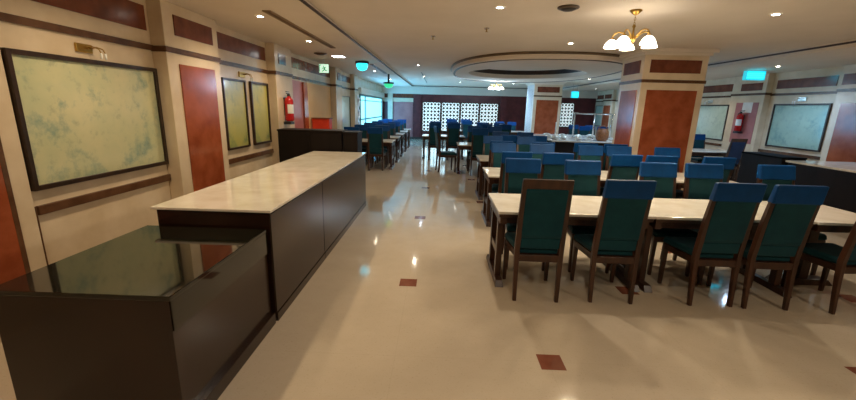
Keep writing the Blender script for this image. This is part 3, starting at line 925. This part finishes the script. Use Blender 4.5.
def exit_sign():
    r = thing('exit_sign', 'green and white lit exit sign with a running figure under the left soffit', 'sign', (-2.66, 9.2, 2.35))
    bm = bmesh.new(); box(bm, -.115, .115, -.02, .02, 0, .20); obj('housing', bm, BLACK, r, .004)
    bm = bmesh.new(); box(bm, -.108, .108, -.024, -.0205, .008, .192); f = obj('face', bm, EXITLIT, r)
    bm = bmesh.new()
    y0, y1 = -.027, -.0245
    def bar(a, b, w):
        a, b = Vector((a[0], 0, a[1])), Vector((b[0], 0, b[1])); u = (b-a).normalized(); n = Vector((-u.z, 0, u.x))*w/2
        ps = [a-n, b-n, b+n, a+n]
        lo = [bm.verts.new((p.x, y0, p.z)) for p in ps]; hi = [bm.verts.new((p.x, y1, p.z)) for p in ps]
        bm.faces.new(lo); bm.faces.new(hi[::-1])
        for i in range(4): bm.faces.new((lo[i], hi[i], hi[(i+1) % 4], lo[(i+1) % 4]))
    bar((.0, .12), (.015, .085), .032); bar((.015, .085), (.045, .05), .02); bar((.045, .05), (.075, .055), .016)
    bar((.012, .085), (-.01, .055), .02); bar((-.01, .055), (-.045, .035), .018)
    bar((.0, .12), (-.035, .105), .014); bar((-.035, .105), (-.05, .08), .013); bar((.0, .12), (.035, .12), .014); bar((.035, .12), (.05, .14), .012)
    bar((-.012, .138), (-.002, .158), .022)
    bar((-.095, .03), (-.095, .17), .014); bar((-.095, .17), (-.06, .17), .014)
    obj('running_figure', bm, EXITGREEN, f)
    bm = bmesh.new(); tube(bm, [(0, 0, .20), (0, 0, .299)], .008, 8); obj('hanger', bm, STEEL, r)
exit_sign()

def glow_lamp(x, y, mat, label, r=.16, dz=1.0, drop=0.0):
    t = thing('ceiling_lamp', label, 'ceiling lamp', (x, y, ZS), 0, 'round coloured lamps under the left soffit')
    bm = bmesh.new(); lathe(bm, [(.03, -.001), (.03, -.01-drop), (r+.02, -.012-drop), (r+.025, -.05-drop), (r, -.06-drop)], 28); obj('housing', bm, BLACK, t)
    bm = bmesh.new(); lathe(bm, [(r-.01, -.055-drop), (r-.005, -.055-.035*dz-drop), (r*.75, -.055-.08*dz-drop), (r*.35, -.055-.10*dz-drop), (.01, -.055-.105*dz-drop)], 28); obj('cover', bm, mat, t, smooth=True)
glow_lamp(-1.83, 9.4, CYAN, 'round cyan glowing ceiling lamp over the left side of the hall', .135, 1.5)
glow_lamp(-1.67, 12.9, GREENGLOW, 'round green glowing ceiling lamp farther along the left soffit', .15, 1.3, .24)

def insect_lamp(loc, w, h, label, rz=0.0):
    t = thing('insect_lamp', label, 'insect lamp', loc, rz, 'cyan insect lamps')
    bm = bmesh.new()
    box(bm, -w/2, w/2, .0, .05, 0, h); box(bm, -w/2, w/2, -.06, .0, h-.02, h); box(bm, -w/2, w/2, -.06, 0, 0, .02)
    box(bm, -w/2, -w/2+.02, -.06, 0, .02, h-.02); box(bm, w/2-.02, w/2, -.06, 0, .02, h-.02)
    obj('housing', bm, CYANHOOD, t, .003)
    for k in (.28, .5, .72):
        bm = bmesh.new(); tube(bm, [(-w/2+.02, -.03, h*k), (w/2-.02, -.03, h*k)], .017, 10); obj('tube', bm, CYAN, t, smooth=True)
    bm = bmesh.new()
    for k in (-.3, .3): tube(bm, [(w*k, .02, h), (w*k, .02, h+(ZS-loc[2]-h))], .006, 6)
    obj('hanger', bm, STEEL, t)
insect_lamp((7.06, 9.4, 2.43), .42, .20, 'cyan glowing insect lamp hung under the right soffit before the pier')
insect_lamp((5.02, 15.2, 2.13), .26, .24, 'small cyan glowing lamp hung beside the far column')

# ------------------------------------------------------------------ ceiling fittings
def chandelier(loc, label, s=1.0, rot=0.0):
    t = thing('chandelier', label, 'chandelier', loc, rot, 'brass chandeliers')
    t.scale = (s, s, s)
    bm = bmesh.new(); lathe(bm, [(.062, -.001), (.065, -.012), (.045, -.03), (.028, -.045), (.012, -.055)], 24); obj('ceiling_rose', bm, BRASS, t, smooth=True)
    bm = bmesh.new()
    for k in range(4):
        zc = -.068-k*.026
        tube(bm, [(.010*math.cos(a*math.pi/4)*(1 if k % 2 else .2), .010*math.cos(a*math.pi/4)*(.2 if k % 2 else 1), zc+.017*math.sin(a*math.pi/4)) for a in range(9)], .003, 6)
    obj('chain', bm, BRASS, t)
    bm = bmesh.new(); lathe(bm, [(.004, -.150), (.014, -.158), (.020, -.175), (.010, -.19), (.011, -.25), (.022, -.275), (.034, -.305), (.026, -.335), (.012, -.35), (.004, -.37)], 20); obj('stem', bm, BRASS, t, smooth=True)
    for k in range(5):
        a = 2*math.pi*k/5+.35
        ca, sa = math.cos(a), math.sin(a)
        pr = [(.02, -.31), (.06, -.275), (.105, -.235), (.15, -.222), (.19, -.235), (.212, -.262), (.216, -.285)]
        bm = bmesh.new(); tube(bm, [(r*ca, r*sa, z) for r, z in pr], .0075, 8)
        lathe(bm, [(.004, -.278), (.020, -.284), (.024, -.30), (.02, -.306)], 14, Matrix.Translation((.216*ca, .216*sa, 0)))
        arm = obj('arm', bm, BRASS, t, smooth=True)
        bm = bmesh.new()
        lathe(bm, [(.022, -.302), (.045, -.318), (.066, -.345), (.078, -.372), (.084, -.392), (.079, -.392), (.060, -.352), (.022, -.315)], 24, Matrix.Translation((.216*ca, .216*sa, 0)), cap=False)
        obj('lamp_shade', bm, LAMPGLASS, arm, smooth=True)
    return t
chandelier((2.03, 4.5, ZC), 'brass chandelier with five lit white glass shades over the front tables', .93, -.25)
chandelier((1.93, 14.2, ZC), 'small lit chandelier far back before the lattice screens', .95, .6)

_dl = []
def downlight(x, y, z, label, big=False):
    if not _dl:
        t = thing('downlight', label, 'downlight', (x, y, z), 0, 'ceiling downlights')
        bm = bmesh.new(); lathe(bm, [(.052, 0.0), (.052, -.004), (.036, -.008), (.034, -.004)], 24, None, False); obj('rim', bm, CHROME, t, smooth=True)
        bm = bmesh.new(); lathe(bm, [(.034, -.0065), (.02, -.0075), (.002, -.008)], 20); obj('lens', bm, DOWNLIGHT, t)
        _dl.append(t)
    else:
        dup(_dl[0], (x, y, z), 0, label)

def lamp(kind, loc, power, color, size=.05, angle=150, blend=.8, name='lamp_light', rot=(0, 0, 0), sy=None):
    d = bpy.data.lights.new(name, kind); d.energy = power; d.color = color
    if kind == 'SPOT':
        d.spot_size = math.radians(angle); d.spot_blend = blend; d.shadow_soft_size = size
    elif kind == 'POINT':
        d.shadow_soft_size = size
    elif kind == 'AREA':
        d.shape = 'RECTANGLE'; d.size = size; d.size_y = sy or size
    o = bpy.data.objects.new(name, d); link(o); o.location = loc; o.rotation_euler = rot
    return o

WARM = (1, .78, .50); NEUT = (1, .86, .66); DAY = (.62, .82, 1.0)
for x, y, lab in ((-2.157, 3.1, 'downlight in the left soffit nearest the camera'), (-2.157, 4.9, 'downlight in the left soffit beside the slot vent, nearer one'), (-2.157, 6.66, 'downlight in the left soffit beside the slot vent, farther one'),
                  (-1.95, 11.9, 'downlight in the left soffit beyond the exit sign'), (-1.9, 15.2, 'downlight in the left soffit near the green lamp'),
                  (-2.157, 1.2, 'downlight in the left soffit behind the near wall pier')):
    downlight(x, y, ZS-.001, lab)
    lamp('SPOT', (x, y, ZS-.03), 42 if y < 8 else 24, WARM)
for x, y, lab in ((.6, 4.48, 'downlight in the central ceiling left of the chandelier'), (3.51, 4.55, 'downlight in the central ceiling right of the chandelier'), (2.04, 6.64, 'downlight in the central ceiling behind the chandelier'),
                  (-.6, 10.46, 'downlight in the central ceiling before the thin groove'), (.6, .9, 'downlight in the central ceiling above the camera, left'), (3.5, .9, 'downlight in the central ceiling above the camera, right')):
    downlight(x, y, ZC-.001, lab)
    lamp('SPOT', (x, y, ZC-.03), 60 if y < 8 else 36, NEUT)
for x, y, lab in ((6.9, 5.4, 'downlight in the right soffit near the camera side'), (6.9, 11.4, 'downlight in the right soffit beyond the insect lamp')):
    downlight(x, y, ZS-.001, lab)
    lamp('SPOT', (x, y, ZS-.03), 28, NEUT)
for k in range(5):
    a = 2*math.pi*k/5+.35
    lamp('POINT', (2.03+.2*math.cos(a-.25), 4.5+.2*math.sin(a-.25), ZC-.375), 13, (1, .84, .60), .03)
lamp('POINT', (1.93, 14.2, ZC-.42), 65, (.52, .75, 1.0), .05)

pl = thing('panel_light', 'bright rectangular panel light in the left soffit before the exit sign', 'panel light', (-2.16, 8.55, ZS))
bm = bmesh.new(); box(bm, -.13, .13, -.13, .13, -.012, -.001); obj('frame', bm, CHROME, pl, .002)
bm = bmesh.new(); box(bm, -.11, .11, -.11, .11, -.016, -.0125); obj('diffuser', bm, PANELLIGHT, pl)
lamp('SPOT', (-2.16, 8.55, ZS-.05), 30, NEUT, .12)

def slot_vent(x, y0, y1, label, w=.10):
    t = thing('slot_vent', label, 'air vent', (x, (y0+y1)/2, ZS), 0, 'long slot vents in the left soffit')
    h = (y1-y0)/2
    bm = bmesh.new()
    box(bm, -w/2, -w/2+.02, -h, h, -.012, -.001); box(bm, w/2-.02, w/2, -h, h, -.012, -.001); box(bm, -w/2+.02, w/2-.02, -h, -h+.02, -.012, -.001); box(bm, -w/2+.02, w/2-.02, h-.02, h, -.012, -.001)
    obj('frame', bm, flat('tan vent paint', srgb(150, 124, 88), .5), t)
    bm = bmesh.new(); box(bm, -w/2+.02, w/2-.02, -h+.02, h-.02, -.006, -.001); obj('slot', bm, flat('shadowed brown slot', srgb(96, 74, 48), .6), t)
    for k in (-1, 1):
        bm = bmesh.new(); box(bm, k*.014-.003, k*.014+.003, -h+.02, h-.02, -.011, -.006); obj('blade', bm, flat('tan blade paint', srgb(140, 112, 76), .5), t)
slot_vent(-1.95, 4.6, 7.35, 'long brown slot vent in the left soffit above the white counter')
slot_vent(-1.72, 10.0, 12.6, 'second long slot vent in the left soffit beyond the cyan lamp')
def round_vent(x, y, z, r, label, cat='air vent', name='round_vent', mat=None):
    t = thing(name, label, cat, (x, y, z))
    bm = bmesh.new(); lathe(bm, [(r, -.001), (r, -.012), (r*.8, -.022)], 24); obj('rim', bm, mat or CHROME, t, smooth=True)
    bm = bmesh.new(); lathe(bm, [(r*.74, -.0225), (r*.5, -.035), (r*.1, -.04)], 24); obj('grille', bm, flat('dark grille', (.05, .045, .04), .5), t, smooth=True)
round_vent(1.30, 4.43, ZC, .11, 'dark round ceiling speaker left of the chandelier', 'speaker', 'ceiling_speaker', flat('dark bronze paint', srgb(92, 76, 58), .5))
round_vent(-2.42, 8.15, ZS, .13, 'round dark-rimmed vent in the left soffit beside the panel light', mat=flat('brown vent rim', srgb(92, 72, 48), .5))
def sprinkler(x, y, label):
    t = thing('sprinkler', label, 'sprinkler', (x, y, ZC), 0, 'small ceiling sprinklers')
    bm = bmesh.new(); lathe(bm, [(.035, -.001), (.035, -.008), (.012, -.014)], 16); obj('escutcheon', bm, STEEL, t, smooth=True)
    bm = bmesh.new(); lathe(bm, [(.009, -.014), (.007, -.04), (.022, -.046), (.02, -.05)], 12); obj('head', bm, BRASS, t, smooth=True)
sprinkler(.59, 5.6, 'small sprinkler head in the ceiling behind the left downlight')
sprinkler(-.14, 6.27, 'small sprinkler head in the ceiling over the aisle')

# daylight right behind the glazing bars of the tall window and behind the fretwork of the lit screens
lamp('AREA', (XL+.022, 17.525, 1.305), 150, (.11, .50, 1.0), 1.38, sy=5.40, name='window_daylight', rot=(0, math.radians(-90), 0))
for k in range(4):
    lamp('AREA', (-.93+k*.995+.485, YB-.0345, 1.18), 8.0, (.50, .84, 1.0), .90, sy=1.44, name='screen_daylight', rot=(math.radians(-90), 0, 0))
# cool downlights added over the back to stand in for bluish daylight
for x, y, lab in ((-.6, 14.2, 'added cool downlight in the central ceiling beside the thin groove'), (4.9, 10.2, 'added cool downlight in the central ceiling right of the oval ring'), (4.9, 13.6, 'added cool downlight in the central ceiling above the buffet'),
                  (.8, 16.8, 'added cool downlight in the central ceiling before the lattice screens, left'), (3.0, 16.8, 'added cool downlight in the central ceiling before the lattice screens, right')):
    downlight(x, y, ZC-.001, lab)
    lamp('SPOT', (x, y, ZC-.03), 125, (.45, .68, 1.0))
for x, y, lab in ((6.9, 8.6, 'added cool downlight in the right soffit beside the insect lamp'), (6.9, 14.6, 'added cool downlight in the right soffit toward the back'), (6.9, 18.2, 'added cool downlight in the right soffit farthest back')):
    downlight(x, y, ZS-.001, lab)
    lamp('SPOT', (x, y, ZS-.03), 95, (.45, .68, 1.0))  # added to tint the right wall and soffit blue

# ------------------------------------------------------------------ world and view
w = bpy.data.worlds.new('world'); SC.world = w; w.use_nodes = True
w.node_tree.nodes['Background'].inputs[0].default_value = (.8, .85, 1, 1)
w.node_tree.nodes['Background'].inputs[1].default_value = .2
vs = SC.view_settings
vs.view_transform = 'Standard'; vs.look = 'None'; vs.gamma = 1.0; vs.use_curve_mapping = False; vs.exposure = 0.35
SC.display_settings.display_device = 'sRGB'
